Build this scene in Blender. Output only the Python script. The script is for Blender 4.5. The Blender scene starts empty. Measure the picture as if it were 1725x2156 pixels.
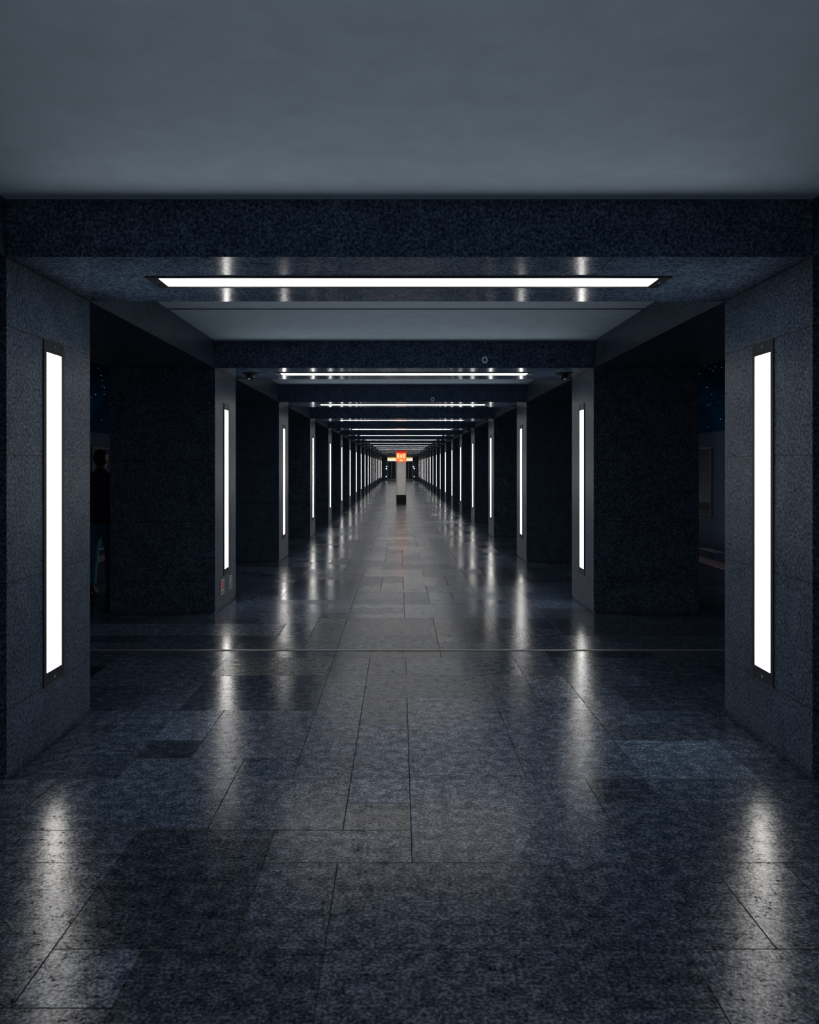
import bpy, bmesh, math, random
from mathutils import Matrix, Vector
random.seed(7)
S = bpy.context.scene
COL = S.collection
PI = math.pi

# ------------------------------------------------------------------ camera
F_PX, W_PX, H_PX = 1750.0, 1725.0, 2156.0
VPX, VPY = 842.0, 982.0
EYE = 1.6
cam_d = bpy.data.cameras.new('camera')
cam = bpy.data.objects.new('camera', cam_d)
COL.objects.link(cam)
cam_d.sensor_fit = 'VERTICAL'
cam_d.sensor_height = 36.0
cam_d.lens = 36.0 * F_PX / H_PX
cam_d.shift_x = (W_PX / 2 - VPX) / H_PX
cam_d.shift_y = -(H_PX / 2 - VPY) / H_PX
cam_d.clip_start = 0.05
cam_d.clip_end = 300
cam.location = (-0.05, 0, EYE)
cam.rotation_euler = (PI / 2, 0, 0)
S.camera = cam

# ------------------------------------------------------------------ exposure, world
S.view_settings.view_transform = 'Standard'
S.view_settings.look = 'None'
S.view_settings.exposure = 0.0
S.view_settings.gamma = 1.0
S.view_settings.use_curve_mapping = False
TUBE_POWER = 11.0          # radiance of the strip lights
TUBE_COLOR = (1.0, 0.97, 0.93)
S.cycles.use_denoising = True
S.cycles.use_adaptive_sampling = False
S.cycles.max_bounces = 6
S.cycles.sample_clamp_indirect = 6.0
w = bpy.data.worlds.new('world')
S.world = w
w.use_nodes = True
w.node_tree.nodes['Background'].inputs[0].default_value = (0.01, 0.02, 0.05, 1)
w.node_tree.nodes['Background'].inputs[1].default_value = 0.2

# ------------------------------------------------------------------ measures
HW = 2.063                # half width of the passage
PT = 1.147                # pillar side
OUT = HW + PT
ZS = 2.672                # soffit
ZC = 2.967                # ceiling
Y0, STEP = 4.828, 4.80    # centre of the nearest pillar in view, pitch
N_FAR, N_BACK = 19, 3
Y_END, Y_START = 96.4, -12.0
PLAT = 6.0                # platform edge
WALLX = 8.56
def py(i): return Y0 + STEP * i

# ------------------------------------------------------------------ materials
def mat(name):
    m = bpy.data.materials.new(name); m.use_nodes = True
    nt = m.node_tree
    return m, nt, nt.nodes['Principled BSDF']
def N(nt, t, **k):
    n = nt.nodes.new(t)
    for a, b in k.items(): setattr(n, a, b)
    return n
def math_n(nt, op, a, b=None, c=None, clamp=False):
    n = nt.nodes.new('ShaderNodeMath'); n.operation = op; n.use_clamp = clamp
    for i, v in enumerate((a, b, c)):
        if v is None: continue
        if isinstance(v, (int, float)): n.inputs[i].default_value = v
        else: nt.links.new(v, n.inputs[i])
    return n.outputs[0]
def noise(nt, vec, scale, detail=3, rough=0.6):
    n = N(nt, 'ShaderNodeTexNoise')
    n.inputs['Scale'].default_value = scale
    n.inputs['Detail'].default_value = detail
    n.inputs['Roughness'].default_value = rough
    nt.links.new(vec, n.inputs['Vector'])
    return n.outputs['Fac']
def ramp(nt, fac, stops):
    r = N(nt, 'ShaderNodeValToRGB')
    while len(r.color_ramp.elements) < len(stops): r.color_ramp.elements.new(0.5)
    for e, (p, c) in zip(r.color_ramp.elements, stops):
        e.position = p; e.color = (*c, 1)
    nt.links.new(fac, r.inputs[0])
    return r.outputs[0]
def mixc(nt, fac, a, b, mode='MIX'):
    n = N(nt, 'ShaderNodeMix', data_type='RGBA', blend_type=mode)
    for s, v in ((0, fac), (6, a), (7, b)):
        if isinstance(v, (int, float)): n.inputs[s].default_value = v
        elif isinstance(v, tuple): n.inputs[s].default_value = (*v, 1)
        else: nt.links.new(v, n.inputs[s])
    return n.outputs[2]
def line_mask(nt, coord, at, half):
    """1 on a joint line, 0 elsewhere"""
    d = math_n(nt, 'ABSOLUTE', math_n(nt, 'SUBTRACT', coord, at))
    return math_n(nt, 'LESS_THAN', d, half)

def plain(name, col, rough=0.5, metal=0.0, spec=0.5, emit=None, es=0.0, bump=None):
    m, nt, b = mat(name)
    geo = N(nt, 'ShaderNodeNewGeometry').outputs['Position']
    n = noise(nt, geo, 6.0)
    c = mixc(nt, n, tuple(x * 0.85 for x in col), tuple(min(1, x * 1.15) for x in col))
    nt.links.new(c, b.inputs['Base Color'])
    b.inputs['Roughness'].default_value = rough
    b.inputs['Metallic'].default_value = metal
    b.inputs['Specular IOR Level'].default_value = spec
    if emit:
        b.inputs['Emission Color'].default_value = (*emit, 1)
        b.inputs['Emission Strength'].default_value = es
    if bump:
        bn = N(nt, 'ShaderNodeBump'); bn.inputs['Strength'].default_value = bump[1]
        bn.inputs['Distance'].default_value = 0.002
        nt.links.new(noise(nt, geo, bump[0]), bn.inputs['Height'])
        nt.links.new(bn.outputs[0], b.inputs['Normal'])
    return m

GR_DARK, GR_MID, GR_LIGHT = (0.006, 0.013, 0.027), (0.032, 0.051, 0.086), (0.097, 0.138, 0.202)
def granite(name, joints, rough=0.24, gain=1.0, spec=0.3):
    m, nt, b = mat(name)
    geo = N(nt, 'ShaderNodeNewGeometry').outputs['Position']
    tc = N(nt, 'ShaderNodeTexCoord').outputs['Object']
    n1 = noise(nt, geo, 62.0, 4, 0.7)
    n2 = noise(nt, geo, 7.0, 4, 0.6)
    n3 = noise(nt, geo, 150.0, 2, 0.6)
    s = math_n(nt, 'ADD', math_n(nt, 'MULTIPLY', n1, 0.70), math_n(nt, 'MULTIPLY', n2, 0.13))
    s = math_n(nt, 'ADD', s, math_n(nt, 'MULTIPLY', n3, 0.17))
    g = lambda c: tuple(x * gain for x in c)
    c = ramp(nt, s, [(0.38, g(GR_DARK)), (0.50, g(GR_MID)), (0.62, g(GR_LIGHT))])
    sw = N(nt, 'ShaderNodeSeparateXYZ'); nt.links.new(geo, sw.inputs[0])
    so = N(nt, 'ShaderNodeSeparateXYZ'); nt.links.new(tc, so.inputs[0])
    mask = None
    for kind, at in joints:
        src = {'z': sw.outputs[2], 'x': sw.outputs[0], 'oy': so.outputs[1], 'yw': sw.outputs[1]}[kind]
        if kind == 'x': src = math_n(nt, 'ABSOLUTE', src)
        l = line_mask(nt, src, at, 0.0032)
        mask = l if mask is None else math_n(nt, 'MAXIMUM', mask, l)
    if any(k == 'x' for k, _ in joints):      # slabs of the soffit only
        mask = math_n(nt, 'MULTIPLY', mask, math_n(nt, 'LESS_THAN', sw.outputs[2], ZS + 0.001))
    if mask is not None:
        c = mixc(nt, mask, c, (0.010, 0.014, 0.022))
    nt.links.new(c, b.inputs['Base Color'])
    sp_ = math_n(nt, 'MULTIPLY', math_n(nt, 'SUBTRACT', s, 0.36), spec * 7.0, clamp=True)
    nt.links.new(sp_, b.inputs['Specular IOR Level'])
    r = math_n(nt, 'ADD', rough, math_n(nt, 'MULTIPLY', n2, 0.08))
    nt.links.new(r, b.inputs['Roughness'])
    bn = N(nt, 'ShaderNodeBump'); bn.inputs['Strength'].default_value = 0.10
    bn.inputs['Distance'].default_value = 0.002
    h = s if mask is None else math_n(nt, 'SUBTRACT', s, mask)
    nt.links.new(h, bn.inputs['Height'])
    nt.links.new(bn.outputs[0], b.inputs['Normal'])
    return m

M = {}
M['pillar'] = granite('pillar_granite', [('z', 0.352), ('z', 1.0), ('z', 1.66), ('z', 2.322)], rough=0.30, spec=0.16)
M['beam'] = granite('beam_granite', [('x', 1.04), ('oy', -0.145)], rough=0.08, gain=1.4, spec=0.035)
M['lintel'] = granite('lintel_granite', [], rough=0.3, gain=0.8)
M['plaster'] = plain('ceiling_plaster', (0.56, 0.72, 0.87), rough=0.8, spec=0.15)
M['tube'] = plain('strip_diffuser', (0.8, 0.8, 0.8), rough=0.4, emit=TUBE_COLOR, es=TUBE_POWER)
M['tube'].cycles.emission_sampling = 'FRONT'
M['frame'] = plain('dark_steel_frame', (0.009, 0.013, 0.020), rough=0.45, metal=0.0, spec=0.3)
M['chrome'] = plain('chrome', (0.62, 0.64, 0.66), rough=0.2, metal=1.0)
M['gap'] = plain('joint_gap_shade', (0.006, 0.007, 0.009), rough=0.8)  # near-black put in as the shade inside the ceiling joint
M['strip'] = plain('joint_strip_metal', (0.22, 0.23, 0.25), rough=0.5, metal=0.7)
M['wall'] = plain('track_wall_plaster', (0.16, 0.22, 0.36), rough=0.7, spec=0.2)
M['sky'] = plain('star_vault_paint', (0.003, 0.095, 0.22), rough=0.9, spec=0.0)
M['star'] = plain('star_lamp', (0.5, 0.6, 0.7), emit=(0.75, 0.9, 1.0), es=0.35)
M['track'] = plain('track_ballast', (0.02, 0.022, 0.026), rough=0.95, bump=(20, 0.8))
M['edge_pink'] = plain('tactile_strip_paint', (0.80, 0.56, 0.62), rough=0.6)
M['edge_pale'] = plain('pale_edge_stone', (0.62, 0.68, 0.76), rough=0.6)
M['endwall'] = plain('end_wall_panel', (0.035, 0.06, 0.10), rough=0.35)
M['glass'] = plain('dark_door_glass', (0.02, 0.03, 0.045), rough=0.08, spec=0.6)
M['alu'] = plain('brushed_metal', (0.30, 0.33, 0.38), rough=0.4, metal=0.8)
M['black'] = plain('black_plastic', (0.008, 0.009, 0.011), rough=0.22)

# floor: slab tint and roughness ride on a colour attribute, joints on two UV maps
def floor_mat():
    m, nt, b = mat('floor_granite_slabs')
    geo = N(nt, 'ShaderNodeNewGeometry').outputs['Position']
    at = N(nt, 'ShaderNodeVertexColor'); at.layer_name = 'slab'
    sep = N(nt, 'ShaderNodeSeparateColor'); nt.links.new(at.outputs[0], sep.inputs[0])
    n1 = noise(nt, geo, 74.0, 4, 0.72)
    n2 = noise(nt, geo, 2.6, 5, 0.65)
    n3 = noise(nt, geo, 16.0, 4, 0.65)
    s = math_n(nt, 'ADD', math_n(nt, 'MULTIPLY', n1, 0.66), math_n(nt, 'MULTIPLY', n3, 0.34))
    c = ramp(nt, s, [(0.38, (0.004, 0.008, 0.018)), (0.50, (0.026, 0.040, 0.066)), (0.62, (0.105, 0.135, 0.188))])
    tint = math_n(nt, 'ADD', 0.25, math_n(nt, 'MULTIPLY', sep.outputs[0], 1.5))
    worn = math_n(nt, 'ADD', 0.65, math_n(nt, 'MULTIPLY', n2, 0.7))
    k = math_n(nt, 'MULTIPLY', tint, worn)
    kc = N(nt, 'ShaderNodeCombineColor')
    for i in range(3): nt.links.new(k, kc.inputs[i])
    c = mixc(nt, 1.0, c, kc.outputs[0], 'MULTIPLY')
    m_ = None
    for uvn in ('uv_lo', 'uv_hi'):
        uv = N(nt, 'ShaderNodeUVMap'); uv.uv_map = uvn
        sp = N(nt, 'ShaderNodeSeparateXYZ'); nt.links.new(uv.outputs[0], sp.inputs[0])
        l = math_n(nt, 'MINIMUM', sp.outputs[0], sp.outputs[1])
        m_ = l if m_ is None else math_n(nt, 'MINIMUM', m_, l)
    jm = math_n(nt, 'LESS_THAN', m_, 0.0026)
    c = mixc(nt, jm, c, (0.004, 0.005, 0.008))
    nt.links.new(c, b.inputs['Base Color'])
    r = math_n(nt, 'ADD', math_n(nt, 'MULTIPLY', n1, 0.15), math_n(nt, 'MULTIPLY', sep.outputs[1], 0.12))
    r = math_n(nt, 'ADD', r, math_n(nt, 'MULTIPLY', n3, 0.06))
    r = math_n(nt, 'ADD', r, 0.04)
    r = math_n(nt, 'ADD', r, math_n(nt, 'MULTIPLY', jm, 0.5), clamp=True)
    nt.links.new(r, b.inputs['Roughness'])
    sp_ = math_n(nt, 'MULTIPLY', math_n(nt, 'SUBTRACT', s, 0.40), 2.4, clamp=True)
    nt.links.new(sp_, b.inputs['Specular IOR Level'])
    b.inputs['Specular Tint'].default_value = (1.0, 0.96, 0.90, 1)
    b.inputs['IOR'].default_value = 1.42
    bn = N(nt, 'ShaderNodeBump'); bn.inputs['Strength'].default_value = 0.35
    bn.inputs['Distance'].default_value = 0.0015
    h = math_n(nt, 'SUBTRACT', s, math_n(nt, 'MULTIPLY', jm, 0.6))
    nt.links.new(h, bn.inputs['Height'])
    nt.links.new(bn.outputs[0], b.inputs['Normal'])
    return m
M['floor'] = floor_mat()

# ------------------------------------------------------------------ mesh helpers
def box(bm, x0, x1, y0, y1, z0, z1, bev=0.0, mi=0):
    r = bmesh.ops.create_cube(bm, size=1.0)
    vs = r['verts']
    for v in vs:
        v.co = Vector(((x0 + x1) / 2 + v.co.x * (x1 - x0), (y0 + y1) / 2 + v.co.y * (y1 - y0), (z0 + z1) / 2 + v.co.z * (z1 - z0)))
    if bev:
        es = list({e for v in vs for e in v.link_edges})
        bmesh.ops.bevel(bm, geom=es, offset=bev, segments=2, affect='EDGES', profile=0.5)
    return vs
def cyl(bm, c, r, h, axis='z', seg=20, r2=None):
    m = Matrix.Identity(4)
    if axis == 'x': m = Matrix.Rotation(PI / 2, 4, 'Y')
    if axis == 'y': m = Matrix.Rotation(PI / 2, 4, 'X')
    bmesh.ops.create_cone(bm, cap_ends=True, segments=seg, radius1=r, radius2=r if r2 is None else r2, depth=h, matrix=Matrix.Translation(c) @ m)
def frame_ring(bm, ox, oy, ix, iy, z0, z1):
    """rectangular plate (half sizes ox, oy) with a rectangular hole (ix, iy)"""
    box(bm, -ox, -ix, -oy, oy, z0, z1); box(bm, ix, ox, -oy, oy, z0, z1)
    box(bm, -ix, ix, iy, oy, z0, z1); box(bm, -ix, ix, -oy, -iy, z0, z1)
def obj(name, bm, m, parent=None, smooth=False):
    me = bpy.data.meshes.new(name)
    bm.to_mesh(me); bm.free()
    if smooth:
        for p in me.polygons: p.use_smooth = True
    me.materials.append(m)
    o = bpy.data.objects.new(name, me); COL.objects.link(o)
    if parent: o.parent = parent
    return o
def tag(o, label, cat, group=None):
    o['label'] = label; o['category'] = cat
    if group: o['group'] = group
    return o
def struct(o):
    o['kind'] = 'structure'; return o
def empty(name, loc, label, cat, group=None):
    o = bpy.data.objects.new(name, None); COL.objects.link(o)
    o.location = loc; o.empty_display_size = 0.1
    return tag(o, label, cat, group)
def B(): return bmesh.new()
def dup_tree(o, parent=None):
    c = o.copy(); COL.objects.link(c)
    if parent: c.parent = parent
    for ch in list(o.children): dup_tree(ch, c)
    return c

# ------------------------------------------------------------------ floor of slabs
G = 0.3
YB = 4.255
IX0, IX1 = -20, 20
JY0, JY1 = int((Y_START - YB) / G) - 1, int((Y_END - YB) / G) + 1
occ = {}
slabs = []   # i0, i1, j0, j1, tint, rough
def put(i0, i1, j0, j1, t, r):
    for i in range(i0, i1):
        for j in range(j0, j1):
            if (i, j) in occ or i < IX0 or i >= IX1: return False
    for i in range(i0, i1):
        for j in range(j0, j1): occ[(i, j)] = 1
    slabs.append((i0, i1, j0, j1, t, r)); return True
for s_ in [(-4, -3, -6, -5, .95, .5), (-3, -1, -7, -5, .35, .4), (-4, -2, -5, -2, .28, .4), (-2, -1, -5, -3, .55, .5),
           (-7, -4, -3, -2, .6, .45), (-7, -4, -6, -3, .6, .5), (-6, -3, -8, -6, .6, .5), (-6, -3, -2, 0, .6, .4),
           (-1, 2, -7, -5, .5, .5), (-1, 2, -5, -3, .5, .5), (0, 3, -3, 0, .75, .5), (-1, 0, -1, 0, .95, .6), (-3, -1, -2, 0, .55, .4),
           (-2, 0, -3, -2, .6, .5), (2, 3, -7, -6, .6, .5), (2, 3, -6, -5, .4, .5), (2, 4, -5, -3, .5, .5),
           (3, 5, -7, -5, .7, .5), (4, 5, -5, -3, .6, .5), (5, 7, -7, -5, .7, .5), (5, 7, -5, -3, .65, .5), (4, 6, -1, 0, .6, .5),
           (3, 6, -3, -1, .5, .5), (6, 9, -3, 0, .45, .5), (-1, 0, 3, 5, .35, .5), (0, 2, 0, 5, .7, .5), (-1, 0, 0, 3, .65, .5),
           (-2, -1, 1, 6, .55, .5), (-4, -2, 1, 4, .5, .5), (2, 4, 0, 4, .6, .5), (-2, 2, 5, 7, .6, .5)]:
    put(*s_)
for j in range(JY0, JY1):
    for i in range(IX0, IX1):
        if (i, j) in occ: continue
        opts = [(a, b) for a in (1, 2, 2, 3, 3, 4) for b in (1, 1, 2, 2, 3)]
        random.shuffle(opts)
        t = min(1, max(0, random.gauss(0.52, 0.17))); r = random.random()
        for a, b in opts + [(1, 1)]:
            if put(i, min(i + a, IX1), j, min(j + b, JY1), t, r): break
bm = B()
lo = bm.loops.layers.uv.new('uv_lo'); hi = bm.loops.layers.uv.new('uv_hi')
cl = bm.loops.layers.float_color.new('slab')
for i0, i1, j0, j1, t, r in slabs:
    x0, x1, y0, y1 = i0 * G, i1 * G, YB + j0 * G, YB + j1 * G
    dz = 0.0
    f = bm.faces.new([bm.verts.new(p) for p in ((x0, y0, dz), (x1, y0, dz), (x1, y1, dz), (x0, y1, dz))])
    for l, (u, v) in zip(f.loops, ((0, 0), (1, 0), (1, 1), (0, 1))):
        l[lo].uv = (u * (x1 - x0), v * (y1 - y0)); l[hi].uv = ((1 - u) * (x1 - x0), (1 - v) * (y1 - y0))
        l[cl] = (t, r, random.random(), 1)
yA, yZ = YB + JY0 * G, YB + JY1 * G
# platform body below the slabs
for x in (-PLAT, PLAT):
    bm.faces.new([bm.verts.new(p) for p in ((x, yA, 0), (x, yZ, 0), (x, yZ, -1.1), (x, yA, -1.1))])
struct(obj('floor', bm, M['floor']))
bm = B()
for s in (-1, 1):
    box(bm, min(s * PLAT, s * (WALLX + .2)), max(s * PLAT, s * (WALLX + .2)), yA, yZ, -1.2, -1.1)
struct(obj('floor_track_bed', bm, M['track']))

# ------------------------------------------------------------------ ceiling over the passage, side lintels, walls, vaults
YJ = 7.23
VAULT = {}
bm = B()
box(bm, -HW, HW, Y_START, YJ - 0.035, ZC, ZC + 0.15)
box(bm, -HW, HW, YJ + 0.035, Y_END, ZC, ZC + 0.15)
struct(obj('ceiling', bm, M['plaster']))
bm = B(); box(bm, -HW, HW, YJ - 0.035, YJ + 0.035, ZC + 0.004, ZC + 0.15)  # dark slab fills the open joint, its colour standing in for shade inside
struct(obj('ceiling_joint_shade', bm, M['gap']))
for s, side in ((-1, 'left'), (1, 'right')):
    a, b_ = sorted((s * HW, s * OUT))
    bm = B(); box(bm, a, b_, Y_START, Y_END, ZS, ZC + 0.17)
    struct(obj('trim_%d' % (1 if s < 0 else 2), bm, M['lintel']))
    a, b_ = sorted((s * WALLX, s * (WALLX + .2)))
    bm = B(); box(bm, a, b_, Y_START, Y_END, -1.1, 2.55)
    # a shallow ledge where the frieze starts
    a2, b2 = sorted((s * (WALLX - 0.012), s * WALLX))
    box(bm, a2, b2, Y_START, Y_END, 2.15, 2.55)
    struct(obj('wall_' + side, bm, M['wall']))
    # star vault (a real shell)
    bm = B(); K = 28
    cx, rx, rz = (OUT + WALLX) / 2, (WALLX - OUT) / 2, 1.55
    rows = []
    for k in range(K + 1):
        th = PI * k / K * 0.965
        row = []
        for t_ in (0, 0.06):
            x = s * (cx + (rx + t_) * math.cos(th)); z = 2.55 + (rz + t_) * math.sin(th)
            row.append([bm.verts.new((x, y, z)) for y in (Y_START, Y_END)])
        rows.append(row)
    for k in range(K):
        for t_ in (0, 1):
            bm.faces.new((rows[k][t_][0], rows[k + 1][t_][0], rows[k + 1][t_][1], rows[k][t_][1]))
    VAULT[s] = struct(obj('ceiling_vault_' + side, bm, M['sky'], smooth=True))

# end walls: far wall with a portal
PX, PZ = 1.47, 2.20
bm = B()
XW = WALLX + 0.2
box(bm, -XW, -PX, Y_END, Y_END + .25, -1.1, 4.3)
box(bm, PX, XW, Y_END, Y_END + .25, -1.1, 4.3)
box(bm, -PX, PX, Y_END, Y_END + .25, PZ, 4.3)
struct(obj('wall_back', bm, M['endwall']))
bm = B(); box(bm, -XW, XW, Y_START - .25, Y_START, -1.1, 4.3)
struct(obj('wall_front', bm, M['endwall']))
# door leaves in the portal
door = bpy.data.objects.new('door_1', None); COL.objects.link(door); door.location = (0, Y_END + 0.12, 0); struct(door)
bm = B()
for x in (-PX + 0.03, -0.98, -0.5, 0, 0.5, 0.98, PX - 0.03):
    box(bm, x - 0.03, x + 0.03, -0.04, 0.04, 0.0, PZ)
box(bm, -PX, PX, -0.04, 0.04, PZ - 0.08, PZ); box(bm, -PX, PX, -0.04, 0.04, 0.0, 0.1)
obj('door_frame', bm, M['alu'], door)
bm = B(); box(bm, -PX + .02, PX - .02, -0.008, 0.008, 0.05, PZ - .04)
obj('door_glass', bm, M['glass'], door)

# ------------------------------------------------------------------ pale floor strip and platform edges
bm = B()
box(bm, -OUT - 2.0, OUT + 2.0, YJ - 0.020, YJ + 0.020, 0.0, 0.004)
o = obj('floor_expansion_strip', bm, M['strip'])
tag(o, 'thin pale metal expansion strip running across the whole floor between the first and second pillars', 'floor strip')
bm = B()
for s in (-1, 1):
    a, b_ = sorted((s * 4.98, s * 5.30)) if s > 0 else sorted((-5.08, -5.40))
    box(bm, a, b_, Y_START, Y_END, 0.0, 0.003)
struct(obj('trim_3', bm, M['edge_pink']))
bm = B(); yy = Y_START + .4
while yy < Y_END - 1:
    for s in (-1, 1):
        a, b_ = sorted((s * 5.80, s * 5.99))
        box(bm, a, b_, yy, yy + 0.9, 0.0, 0.003)
    yy += 1.35
struct(obj('trim_4', bm, M['edge_pale']))

# ------------------------------------------------------------------ names for places along the rows
ORD = ['nearest', 'second', 'third', 'fourth', 'fifth', 'sixth', 'seventh', 'eighth', 'ninth', 'tenth', 'eleventh', 'twelfth',
       'thirteenth', 'fourteenth', 'fifteenth', 'sixteenth', 'seventeenth', 'eighteenth', 'farthest']
def place(i):
    if i < 0: return ['just beside the viewpoint', 'one bay behind the viewpoint', 'two bays behind the viewpoint'][-i - 1]
    return ORD[i]

# ------------------------------------------------------------------ pillars
def pillar_mesh():
    bm = B()
    box(bm, -PT / 2, PT / 2, -PT / 2, PT / 2, 0.022, ZS, bev=0.003)
    q = PT / 2 - 0.012
    box(bm, -q, q, -q, q, 0.0, 0.022)
    return bm
first = None
for i in range(-N_BACK, N_FAR):
    for s, side in ((-1, 'left'), (1, 'right')):
        if first is None:
            first = obj('granite_pillar', pillar_mesh(), M['pillar']); p = first
        else:
            p = first.copy(); COL.objects.link(p)
        p.location = (s * (HW + PT / 2), py(i), 0)
        if i < 0: lb = 'square grey granite pillar on the %s, %s' % (side, place(i))
        elif i == 0: lb = 'nearest square granite pillar at the %s edge of the picture' % side
        elif i == N_FAR - 1: lb = 'farthest granite pillar of the %s row, next to the end wall' % side
        else: lb = '%s granite pillar from the front in the %s row' % (place(i), side)
        tag(p, lb, 'pillar', 'granite pillars of the %s row' % side)

# ------------------------------------------------------------------ cross beams
first = None
for i in range(-N_BACK, N_FAR):
    if first is None:
        bm = B(); box(bm, -HW, HW, -PT / 2, PT / 2, 0, ZC - ZS, bev=0.0)
        first = obj('granite_beam', bm, M['beam']); p = first
    else:
        p = first.copy(); COL.objects.link(p)
    p.location = (0, py(i), ZS)
    if i < 0: lb = 'dark granite beam overhead, %s' % place(i)
    elif i == 0: lb = 'nearest and largest dark granite cross beam under the ceiling'
    else: lb = '%s granite cross beam from the front' % place(i)
    tag(p, lb, 'beam', 'granite cross beams')

# ------------------------------------------------------------------ strip lights (local x width, y length, z out of the stone)
def make_strip(name, olen, ilen):
    root = bpy.data.objects.new(name, None); COL.objects.link(root); root.empty_display_size = 0.1
    OX, IX = 0.142, 0.105
    bm = B()
    box(bm, -OX, -IX, -olen, olen, 0, 0.007); box(bm, IX, OX, -olen, olen, 0, 0.007)
    box(bm, -IX, IX, ilen, ilen + 0.012, 0, 0.007); box(bm, -IX, IX, -ilen - 0.012, -ilen, 0, 0.007)
    obj('frame', bm, M['frame'], root)
    bm = B(); box(bm, -IX + .0005, IX - .0005, -ilen + .0005, ilen - .0005, 0, 0.004)
    df = obj('diffuser', bm, M['tube'], root)
    df.data.materials.append(M['frame'])
    for p_ in df.data.polygons: p_.material_index = 0 if p_.normal.z > 0.5 else 1
    for s in (-1, 1):
        bm = B()
        a, b_ = sorted((s * (ilen + 0.014), s * (olen - 0.001)))
        box(bm, -IX + .001, IX - .001, a, b_, 0, 0.006)
        pl = obj('end_plate', bm, M['frame'], root)
        bm = B(); yc = s * (olen - 0.028)
        cyl(bm, (0.0, yc, 0.0075), 0.011, 0.003)
        cyl(bm, (0.0, yc, 0.0095), 0.005, 0.002, seg=6)
        lk = obj('lock', bm, M['chrome'], pl)
        lk['label'] = 'small chrome key lock'
    return root
def orient(o, X, Y, Z, loc):
    m = Matrix((( X[0], Y[0], Z[0], loc[0]), (X[1], Y[1], Z[1], loc[1]), (X[2], Y[2], Z[2], loc[2]), (0, 0, 0, 1)))
    o.matrix_world = m
zlo, zhi = 0.352, 2.322
llo, lhi = 0.42, 2.2465
wall_proto = make_strip('wall_strip_light', (zhi - zlo) / 2, (zhi - zlo) / 2 - 0.072)
ceil_proto = make_strip('ceiling_strip_light', 1.487, 1.421)
used_w = used_c = False
for i in range(-N_BACK, N_FAR):
    for s, side in ((-1, 'left'), (1, 'right')):
        o = dup_tree(wall_proto) if used_w else wall_proto; used_w = True
        orient(o, (0, -s, 0), (0, 0, 1), (-s, 0, 0), (s * HW, py(i), (zlo + zhi) / 2))
        if i < 0: lb = 'lit vertical strip light on the %s pillar, %s' % (side, place(i))
        elif i == 0: lb = 'largest lit vertical strip light, on the nearest %s pillar' % side
        elif i == N_FAR - 1: lb = 'lit vertical strip light on the farthest %s pillar' % side
        else: lb = 'lit vertical strip light on the %s pillar from the front, %s row' % (place(i), side)
        tag(o, lb, 'light', 'vertical strip lights on the %s pillars' % side)
    o = dup_tree(ceil_proto) if used_c else ceil_proto; used_c = True
    orient(o, (0, 1, 0), (1, 0, 0), (0, 0, -1), (0, py(i) - 0.005, ZS))
    if i < 0: lb = 'lit strip light under the beam, %s' % place(i)
    elif i == 0: lb = 'longest lit ceiling strip light, under the nearest cross beam'
    elif i == N_FAR - 1: lb = 'lit ceiling strip light under the farthest cross beam'
    else: lb = 'lit ceiling strip light under the %s cross beam from the front' % place(i)
    tag(o, lb, 'light', 'ceiling strip lights under the beams')

# ------------------------------------------------------------------ dome cameras
def dome(x, y, lb, first=[None]):
    if first[0] is None:
        r = bpy.data.objects.new('dome_camera', None); COL.objects.link(r)
        bm = B(); cyl(bm, (0, 0, -0.008), 0.095, 0.016, seg=32)
        cyl(bm, (0, 0, -0.026), 0.062, 0.02, seg=32)
        obj('mounting_plate', bm, M['frame'], r, smooth=False)
        bm = B(); bmesh.ops.create_uvsphere(bm, u_segments=24, v_segments=14, radius=0.052, matrix=Matrix.Translation((0, 0, -0.036)) @ Matrix.Diagonal((1, 1, 0.95, 1)))
        obj('dome', bm, M['black'], r, smooth=True)
        bm = B(); cyl(bm, (0.076, -0.02, -0.019), 0.012, 0.006, seg=12)
        sc = obj('screw', bm, M['chrome'], r); sc['label'] = 'small shiny screw head'
        first[0] = r
    else: r = dup_tree(first[0])
    r.location = (x, y, ZS)
    tag(r, lb, 'camera', 'dome cameras under the beams')
dome(-1.76, py(1) - 0.10, 'black dome camera under the second beam, left of its strip light')
dome(1.83, py(1) - 0.10, 'black dome camera under the second beam, right of its strip light')
dome(-1.80, py(4) - 0.1, 'tiny dome camera under the fifth beam, left of its strip light')
dome(1.90, py(4) - 0.1, 'tiny dome camera under the fifth beam, right of its strip light')

# ------------------------------------------------------------------ ring marks on beam faces
def ring(x, z, y, r0, r1, lb):
    bm = B(); n = 28; vs = []
    for k in range(n):
        a = 2 * PI * k / n; c, s_ = math.cos(a), math.sin(a)
        vs.append([bm.verts.new((r * c * .85, yy_, r * s_)) for r in (r0, r1) for yy_ in (0, -0.003)])
    for k in range(n):
        a, b_ = vs[k], vs[(k + 1) % n]
        for q in ((0, 1), (1, 3), (3, 2), (2, 0)): bm.faces.new((a[q[0]], b_[q[0]], b_[q[1]], a[q[1]]))
    o = obj('ring_mark', bm, M['edge_pale'])
    o.location = (x, y, z); tag(o, lb, 'ring mark')
ring(0.449 * HW - 0.05, EYE + 0.562 * HW, py(1) - PT / 2, 0.018, 0.040, 'pale ring mark on the front of the second beam, right of centre')
ring(0.265 * HW - 0.05, EYE + 0.542 * HW, py(2) - PT / 2, 0.017, 0.036, 'small pale ring mark on the front of the third beam')

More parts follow.
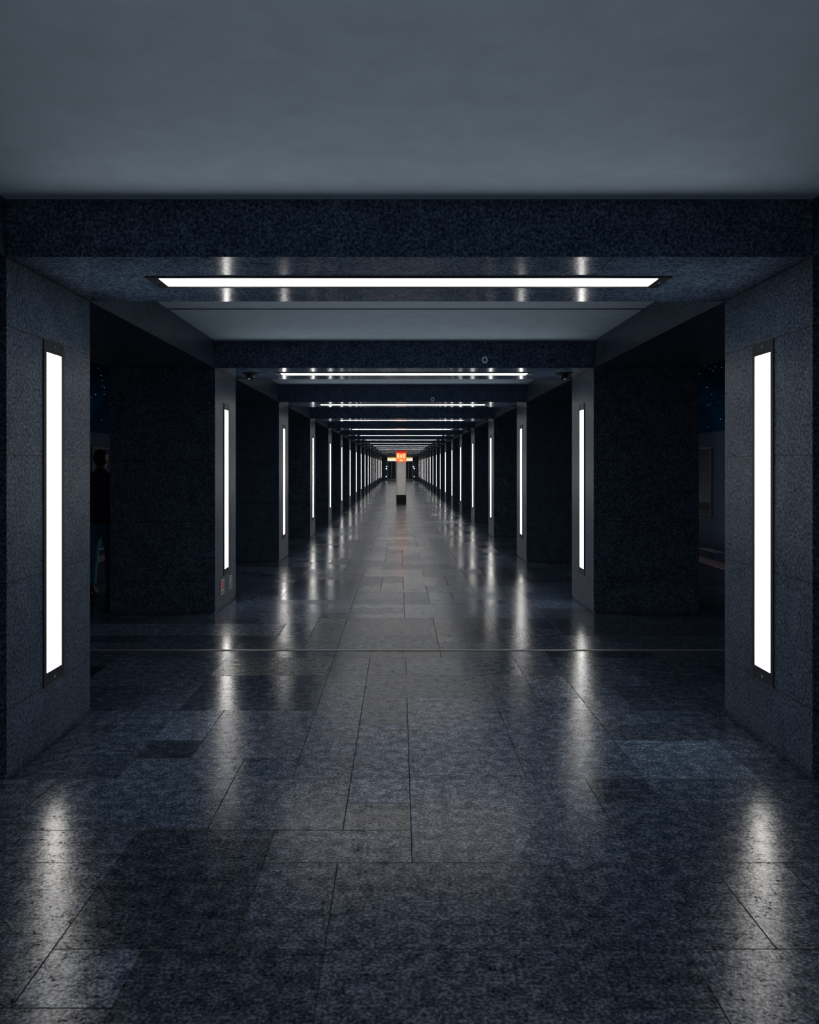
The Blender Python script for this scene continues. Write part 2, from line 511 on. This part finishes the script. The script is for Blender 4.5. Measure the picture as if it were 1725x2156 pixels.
# ------------------------------------------------------------------ two small plates low on the second left pillar
def plate(name, yc, z0, z1, wd, col, lb, cat, bar_top):
    r = empty(name, (-HW, yc, z0), lb, cat)
    h = z1 - z0
    bm = B(); box(bm, 0, 0.003, -wd / 2, wd / 2, 0, h, bev=0)
    obj('plate', bm, M['sign_white'], r)
    zb = (h - 0.035, h - 0.012) if bar_top else (0.012, 0.035)
    za = (0.012, h - 0.055) if bar_top else (0.055, h - 0.012)
    bm = B(); box(bm, 0.003, 0.004, -wd / 2 + .03, wd / 2 - .03, za[0], za[1])
    o = obj('colour_field', bm, col, r)
    bm = B(); box(bm, 0.003, 0.004, -wd / 2 + .02, wd / 2 - .02, zb[0], zb[1])
    obj('caption_bar', bm, M['black'], r)
M['sign_white'] = plain('sign_white_enamel', (0.42, 0.43, 0.45), rough=0.4)
M['sign_red'] = plain('sign_red_enamel', (0.50, 0.06, 0.06), rough=0.35)
M['sign_blue'] = plain('sign_blue_enamel', (0.03, 0.17, 0.30), rough=0.35)
plate('red_sign', 2.614 * 3.61, EYE - 0.703 * HW, EYE - 0.622 * HW, 0.165, M['sign_red'], 'small red plate with white border low on the second left pillar', 'sign', False)
plate('blue_sign', 2.737 * 3.61, EYE - 0.705 * HW, EYE - 0.628 * HW, 0.165, M['sign_blue'], 'small blue plate with white border low on the second left pillar', 'sign', True)

# ------------------------------------------------------------------ information column
M['col_grey'] = plain('column_grey_enamel', (0.80, 0.79, 0.74), rough=0.4)
M['col_light'] = plain('column_light_edge', (0.92, 0.90, 0.86), rough=0.4)
M['col_base'] = plain('column_base', (0.006, 0.010, 0.016), rough=0.5, spec=0.2)
M['red_glow'] = plain('red_lit_glass', (0.5, 0.02, 0.01), rough=0.2, emit=(1.0, 0.03, 0.012), es=0.42)
M['orange_glow'] = plain('orange_lit_glass', (0.8, 0.2, 0.05), rough=0.2, emit=(1.0, 0.17, 0.035), es=0.85)
M['cream_glow'] = plain('cream_lit_emblem', (0.9, 0.6, 0.3), rough=0.2, emit=(1.0, 0.50, 0.22), es=1.1)
yc = 9.94 * 3.61
col = empty('information_column', (0.012, yc + 0.21, 0), 'grey information column with a lit red head and black foot standing mid-passage', 'information column')
WC = 0.208
def octo(bm, hw, ch, z0, z1):
    pts = [(-hw + ch, -hw), (hw - ch, -hw), (hw, -hw + ch), (hw, hw - ch), (hw - ch, hw), (-hw + ch, hw), (-hw, hw - ch), (-hw, -hw + ch)]
    a = [bm.verts.new((x, y, z0)) for x, y in pts]; b_ = [bm.verts.new((x, y, z1)) for x, y in pts]
    bm.faces.new(list(reversed(a))); bm.faces.new(b_)
    for k in range(8): bm.faces.new((a[k], a[(k + 1) % 8], b_[(k + 1) % 8], b_[k]))
bm = B(); octo(bm, WC + 0.004, 0.03, 0, 0.37); obj('foot', bm, M['col_base'], col)
bm = B(); octo(bm, WC, 0.055, 0.37, 1.785); obj('shaft', bm, M['col_light'], col)
for s in (-1, 1):
    bm = B(); a, b_ = sorted((s * WC, s * (WC + 0.004)))
    box(bm, -0.135, 0.135, a, b_, 0.39, 1.76); obj('front_panel', bm, M['col_grey'], col)
bm = B(); octo(bm, WC + 0.012, 0.05, 1.80, 2.255)
hd = obj('lit_head', bm, M['orange_glow'], col); hd['label'] = 'glowing orange head of the column'
bm = B(); octo(bm, WC + 0.018, 0.05, 2.17, 2.275); octo(bm, WC + 0.016, 0.05, 1.785, 1.80)
o = obj('head_cap', bm, M['red_glow'], hd); o['label'] = 'deep red rim of the head'
yf = -(WC + 0.012)
def disc(bm, x, z, rx, rz, y=yf):
    m_ = Matrix.Translation((x, y - 0.001, z)) @ Matrix.Diagonal((rx, 1, rz, 1)) @ Matrix.Rotation(PI / 2, 4, 'X')
    bmesh.ops.create_cone(bm, cap_ends=True, segments=24, radius1=1, radius2=1, depth=0.004, matrix=m_)
bm = B(); disc(bm, -0.128, 2.05, 0.050, 0.125); disc(bm, 0.128, 2.05, 0.050, 0.125)
disc(bm, 0, 2.04, 0.055, 0.085); box(bm, -0.075, 0.075, yf - 0.003, yf + .001, 1.83, 1.90)
o = obj('emblem', bm, M['cream_glow'], hd); o['label'] = 'pale lit emblem on the head'

# ------------------------------------------------------------------ lit sign over the portal
M['sign_lit'] = plain('lit_white_sign', (0.8, 0.8, 0.8), rough=0.3, emit=(1.0, 0.97, 0.88), es=0.85)
M['sign_yellow'] = plain('lit_yellow_band', (0.8, 0.6, 0.1), rough=0.3, emit=(1.0, 0.68, 0.12), es=0.85)
sg = empty('exit_sign', (-0.02, Y_END - 0.02, 2.207), 'wide lit white sign with a yellow top band over the far portal', 'sign')
bm = B(); box(bm, -1.49, 1.49, -0.10, 0.019, 0.0, 0.44); obj('housing', bm, M['frame'], sg)
bm = B(); box(bm, -1.46, 1.46, -0.105, -0.10, 0.02, 0.29); obj('white_face', bm, M['sign_lit'], sg)
bm = B(); box(bm, -1.46, 1.46, -0.105, -0.10, 0.292, 0.42); obj('yellow_band', bm, M['sign_yellow'], sg)

# small lamps beside the portal
M['spot'] = plain('cold_lamp', (0.8, 0.8, 0.8), emit=(0.75, 0.88, 1.0), es=9.0)
def lamp(x, z, r, lb):
    r *= 0.75
    t = empty('portal_lamp', (x, Y_END, z), lb, 'lamp')
    bm = B(); box(bm, -r * 1.2, r * 1.2, -0.05, 0, -r * 1.1, r * 1.1, bev=0.008); obj('housing', bm, M['frame'], t)
    bm = B(); bmesh.ops.create_uvsphere(bm, u_segments=14, v_segments=10, radius=r, matrix=Matrix.Translation((0, -0.05, 0))); obj('lens', bm, M['spot'], t, smooth=True)
lamp(-1.60, 1.34, 0.075, 'bright round lamp on the end wall left of the portal')
lamp(-1.57, 1.60, 0.05, 'small upper lamp on the end wall left of the portal')
lamp(-1.63, 0.42, 0.055, 'faint low lamp by the floor left of the portal')
lamp(1.62, 1.34, 0.06, 'bright round lamp on the end wall right of the portal')
lamp(1.53, 1.55, 0.065, 'small upper lamp on the end wall right of the portal')
lamp(1.62, 0.42, 0.045, 'faint low lamp by the floor right of the portal')

# ------------------------------------------------------------------ billboards on the track walls
def poster_mat():
    m, nt, b = mat('dusky_landscape_poster')
    tc = N(nt, 'ShaderNodeTexCoord').outputs['Generated']
    sp = N(nt, 'ShaderNodeSeparateXYZ'); nt.links.new(tc, sp.inputs[0])
    n = noise(nt, tc, 5.0, 4)
    v = math_n(nt, 'ADD', sp.outputs[2], math_n(nt, 'MULTIPLY', math_n(nt, 'SUBTRACT', n, 0.5), 0.08))
    c = ramp(nt, v, [(0.0, (0.16, 0.17, 0.22)), (0.07, (0.16, 0.17, 0.22)), (0.08, (0.05, 0.06, 0.09)), (0.17, (0.07, 0.09, 0.13)),
                     (0.19, (0.30, 0.40, 0.48)), (0.5, (0.16, 0.20, 0.28)), (1.0, (0.06, 0.08, 0.12))])
    nt.links.new(c, b.inputs['Base Color']); b.inputs['Roughness'].default_value = 0.4
    return m
M['poster'] = poster_mat()
def billboard(s, y0, lb):
    x = s * (WALLX - 0.0)
    r = empty('billboard', (x, y0, 0.22), lb, 'billboard')
    L, Hh = 3.6, 1.92
    q = lambda a, b_: sorted((-s * a, -s * b_))
    bm = B(); a, b_ = q(0, 0.05)
    box(bm, a, b_, 0, 0.05, 0, Hh); box(bm, a, b_, L - .05, L, 0, Hh); box(bm, a, b_, .05, L - .05, Hh - .05, Hh); box(bm, a, b_, .05, L - .05, 0, .05)
    obj('frame', bm, M['alu'], r)
    bm = B(); a, b_ = q(0, 0.03); box(bm, a, b_, .05, L - .05, .05, Hh - .05)
    obj('poster', bm, M['poster'], r)
billboard(1, 22.85, 'framed dusky landscape billboard on the far right track wall')
billboard(-1, 22.9, 'framed dark billboard on the far left track wall behind the person')

# ------------------------------------------------------------------ stars in the vaults
def star_mesh(bm, p, r=0.010):
    bmesh.ops.create_icosphere(bm, subdivisions=1, radius=r, matrix=Matrix.Translation(p))
cx, rx, rz = (OUT + WALLX) / 2, (WALLX - OUT) / 2, 1.55
rnd = random.Random(3)
cand = []
for s in (-1, 1):
    for k in range(1500):
        th = rnd.uniform(0.08, PI - 0.08); y = rnd.uniform(3, 60)
        p = Vector((s * (cx + (rx - 0.004) * math.cos(th)), y, 2.55 + (rz - 0.004) * math.sin(th)))
        px = VPX + F_PX * (p.x + 0.05) / y; pyy = VPY - F_PX * (p.z - EYE) / y
        vis = (188 < px < 233 or 1469 < px < 1529) and 765 < pyy < 915
        cand.append((not vis, y, s, p))
cand.sort(key=lambda c: (c[0], c[1]))
first = None; rest = {-1: B(), 1: B()}
cnt = {-1: 0, 1: 0}
for nv, y, s, p in cand:
    if not nv and sum(cnt.values()) < 120:
        cnt[s] += 1
        if first is None:
            bm = B(); star_mesh(bm, (0, 0, 0)); first = obj('star_lamp', bm, M['star']); o = first
        else:
            o = first.copy(); COL.objects.link(o)
        o.location = p
        sc = rnd.choice((0.6, 0.7, 0.8, 1.15)); o.scale = (sc, sc, sc)
        side = 'left' if s < 0 else 'right'
        tag(o, 'tiny star-like lamp in the dark blue vault over the %s track' % side, 'lamp', 'star lamps in the %s vault' % side)
    else: star_mesh(rest[s], p)
for s in (-1, 1):
    o = obj('star_lamp', rest[s], M['star'], VAULT[s]); o['kind'] = 'stuff'

# ------------------------------------------------------------------ person waiting on the left platform
def skin(name, verts, edges, m, parent, sub=2, root=0):
    me = bpy.data.meshes.new(name)
    me.from_pydata([v[:3] for v in verts], edges, [])
    o = bpy.data.objects.new(name, me); COL.objects.link(o); o.parent = parent
    sk = o.modifiers.new('skin', 'SKIN'); sk.use_smooth_shade = True
    sv = me.skin_vertices[0].data
    for k, v in enumerate(verts):
        r = v[3]; sv[k].radius = (r, r) if not isinstance(r, tuple) else r
        sv[k].use_root = (k == root)
    su = o.modifiers.new('sub', 'SUBSURF'); su.levels = sub; su.render_levels = sub
    me.materials.append(m)
    return o
M['skin'] = plain('skin', (0.42, 0.26, 0.20), rough=0.55)
M['denim'] = plain('blue_denim', (0.07, 0.34, 0.56), rough=0.85, bump=(60, 0.6))
M['coat'] = plain('dark_jacket', (0.060, 0.080, 0.125), rough=0.8, bump=(25, 0.5))
M['hair'] = plain('dark_hair', (0.05, 0.05, 0.06), rough=0.4)
M['shoe'] = plain('dark_leather', (0.03, 0.024, 0.022), rough=0.5)
M['lace'] = plain('red_laces', (0.35, 0.05, 0.04), rough=0.7)
PXc, PYc = -3.72, 10.22
man = empty('person', (PXc, PYc, 0), 'person in dark jacket and blue jeans standing in the gap behind the nearest left pillar', 'person')
man.rotation_euler = (0, 0, PI - 0.15)
# body (facing -y, towards the camera side)
V = [(0, 0, 0.95, (0.15, 0.11)), (0, 0, 1.12, (0.135, 0.10)), (0, 0.005, 1.32, (0.165, 0.115)), (0, 0.01, 1.45, (0.12, 0.09)), (0, 0.005, 1.54, 0.055),
     (0, -0.005, 1.60, 0.062), (0, -0.005, 1.68, (0.078, 0.092)), (0, 0.0, 1.755, (0.062, 0.075))]
E = [(0, 1), (1, 2), (2, 3), (3, 4), (4, 5), (5, 6), (6, 7)]
for s in (-1, 1):
    b0 = len(V)
    V += [(s * 0.095, 0, 0.88, 0.090), (s * 0.112, -0.01, 0.50, 0.058), (s * 0.12, 0.015, 0.30, 0.054), (s * 0.125, 0.02, 0.10, 0.038), (s * 0.135, -0.09, 0.04, 0.034)]
    E += [(0, b0), (b0, b0 + 1), (b0 + 1, b0 + 2), (b0 + 2, b0 + 3), (b0 + 3, b0 + 4)]
    a0 = len(V)
    V += [(s * 0.185, 0.01, 1.45, 0.055), (s * 0.235, 0.02, 1.17, 0.043), (s * 0.25, -0.03, 0.93, 0.028), (s * 0.25, -0.045, 0.87, (0.020, 0.036))]
    E += [(3, a0), (a0, a0 + 1), (a0 + 1, a0 + 2), (a0 + 2, a0 + 3)]
    for k, (dy, ln) in enumerate(((-0.028, 0.068), (-0.010, 0.078), (0.009, 0.072), (0.026, 0.056))):
        f0 = len(V)
        V += [(s * 0.25, -0.045 + dy, 0.835, 0.010), (s * 0.248, -0.05 + dy, 0.835 - ln * .5, 0.009), (s * 0.238, -0.055 + dy, 0.835 - ln, 0.008)]
        E += [(a0 + 3, f0), (f0, f0 + 1), (f0 + 1, f0 + 2)]
    f0 = len(V)
    V += [(s * 0.243, -0.085, 0.875, 0.011), (s * 0.236, -0.105, 0.845, 0.010), (s * 0.232, -0.112, 0.82, 0.008)]
    E += [(a0 + 3, f0), (f0, f0 + 1), (f0 + 1, f0 + 2)]
body = skin('body', V, E, M['skin'], man)
# face
bm = B()
bmesh.ops.create_cone(bm, cap_ends=True, segments=8, radius1=0.016, radius2=0.006, depth=0.05, matrix=Matrix.Translation((0, -0.098, 1.665)) @ Matrix.Rotation(-0.25, 4, 'X'))
for s in (-1, 1):
    bmesh.ops.create_uvsphere(bm, u_segments=10, v_segments=8, radius=0.024, matrix=Matrix.Translation((s * 0.078, 0.005, 1.67)) @ Matrix.Diagonal((0.35, 0.8, 1.25, 1)))
bmesh.ops.create_uvsphere(bm, u_segments=12, v_segments=8, radius=0.024, matrix=Matrix.Translation((0, -0.088, 1.622)) @ Matrix.Diagonal((1, 0.35, 0.32, 1)))
obj('face_features', bm, M['skin'], man, smooth=True)
for s in (-1, 1):
    bm = B(); bmesh.ops.create_uvsphere(bm, u_segments=10, v_segments=8, radius=0.012, matrix=Matrix.Translation((s * 0.031, -0.083, 1.69)) @ Matrix.Diagonal((1, 0.6, 0.6, 1)))
    obj('eye', bm, M['black'], man, smooth=True)
# hair cap
bm = B()
bmesh.ops.create_uvsphere(bm, u_segments=28, v_segments=18, radius=0.1, matrix=Matrix.Translation((0, 0.012, 1.705)) @ Matrix.Diagonal((0.90, 1.02, 1.05, 1)))
kill = [v for v in bm.verts if v.co.z < 1.61 or (v.co.z < 1.725 and v.co.y < -0.03)]
bmesh.ops.delete(bm, geom=kill, context='VERTS')
for v in bm.verts:
    v.co += Vector((math.sin(v.co.x * 190) * .002, math.sin(v.co.x * 230 + v.co.y * 90) * .002, math.sin(v.co.x * 160) * .003))
o = obj('hair', bm, M['hair'], man, smooth=True)
so = o.modifiers.new('s', 'SOLIDIFY'); so.thickness = 0.012
# jeans
V = [(0, 0, 0.98, (0.155, 0.118)), (0, 0, 0.92, (0.165, 0.125))]
E = [(0, 1)]
for s in (-1, 1):
    b0 = len(V)
    V += [(s * 0.098, 0, 0.82, 0.098), (s * 0.108, -0.008, 0.65, 0.082), (s * 0.114, -0.012, 0.50, 0.070), (s * 0.120, 0.012, 0.32, 0.068), (s * 0.126, 0.018, 0.12, 0.062)]
    E += [(1, b0), (b0, b0 + 1), (b0 + 1, b0 + 2), (b0 + 2, b0 + 3), (b0 + 3, b0 + 4)]
skin('jeans', V, E, M['denim'], man)
# jacket
V = [(0, 0, 0.86, (0.185, 0.145)), (0, 0, 1.0, (0.18, 0.14)), (0, 0, 1.15, (0.165, 0.13)), (0, 0.005, 1.33, (0.185, 0.14)), (0, 0.01, 1.45, (0.14, 0.11)), (0, 0.01, 1.53, (0.074, 0.078)), (0, 0.014, 1.60, (0.062, 0.066))]
E = [(0, 1), (1, 2), (2, 3), (3, 4), (4, 5), (5, 6)]
for s in (-1, 1):
    a0 = len(V)
    V += [(s * 0.19, 0.01, 1.44, 0.074), (s * 0.24, 0.02, 1.17, 0.062), (s * 0.252, -0.03, 0.93, 0.050)]
    E += [(4, a0), (a0, a0 + 1), (a0 + 1, a0 + 2)]
skin('jacket', V, E, M['coat'], man)
# shoes
for s in (-1, 1):
    bm = B()
    bmesh.ops.create_uvsphere(bm, u_segments=20, v_segments=12, radius=1, matrix=Matrix.Translation((s * 0.132, -0.035, 0.045)) @ Matrix.Rotation(s * 0.12, 4, 'Z') @ Matrix.Diagonal((0.052, 0.150, 0.058, 1)))
    for v in bm.verts: v.co.z = max(v.co.z, 0.0)
    bmesh.ops.create_cone(bm, cap_ends=True, segments=18, radius1=0.056, radius2=0.052, depth=0.10, matrix=Matrix.Translation((s * 0.127, 0.02, 0.09)))
    sh = obj('shoe', bm, M['shoe'], man, smooth=True)
    bm = B()
    for k in range(3):
        box(bm, s * 0.133 - 0.022, s * 0.133 + 0.022, -0.085 + k * .026, -0.077 + k * .026, 0.088 + k * .008, 0.100 + k * .008)
    la = obj('laces', bm, M['lace'], sh); la['label'] = 'dull red laces'
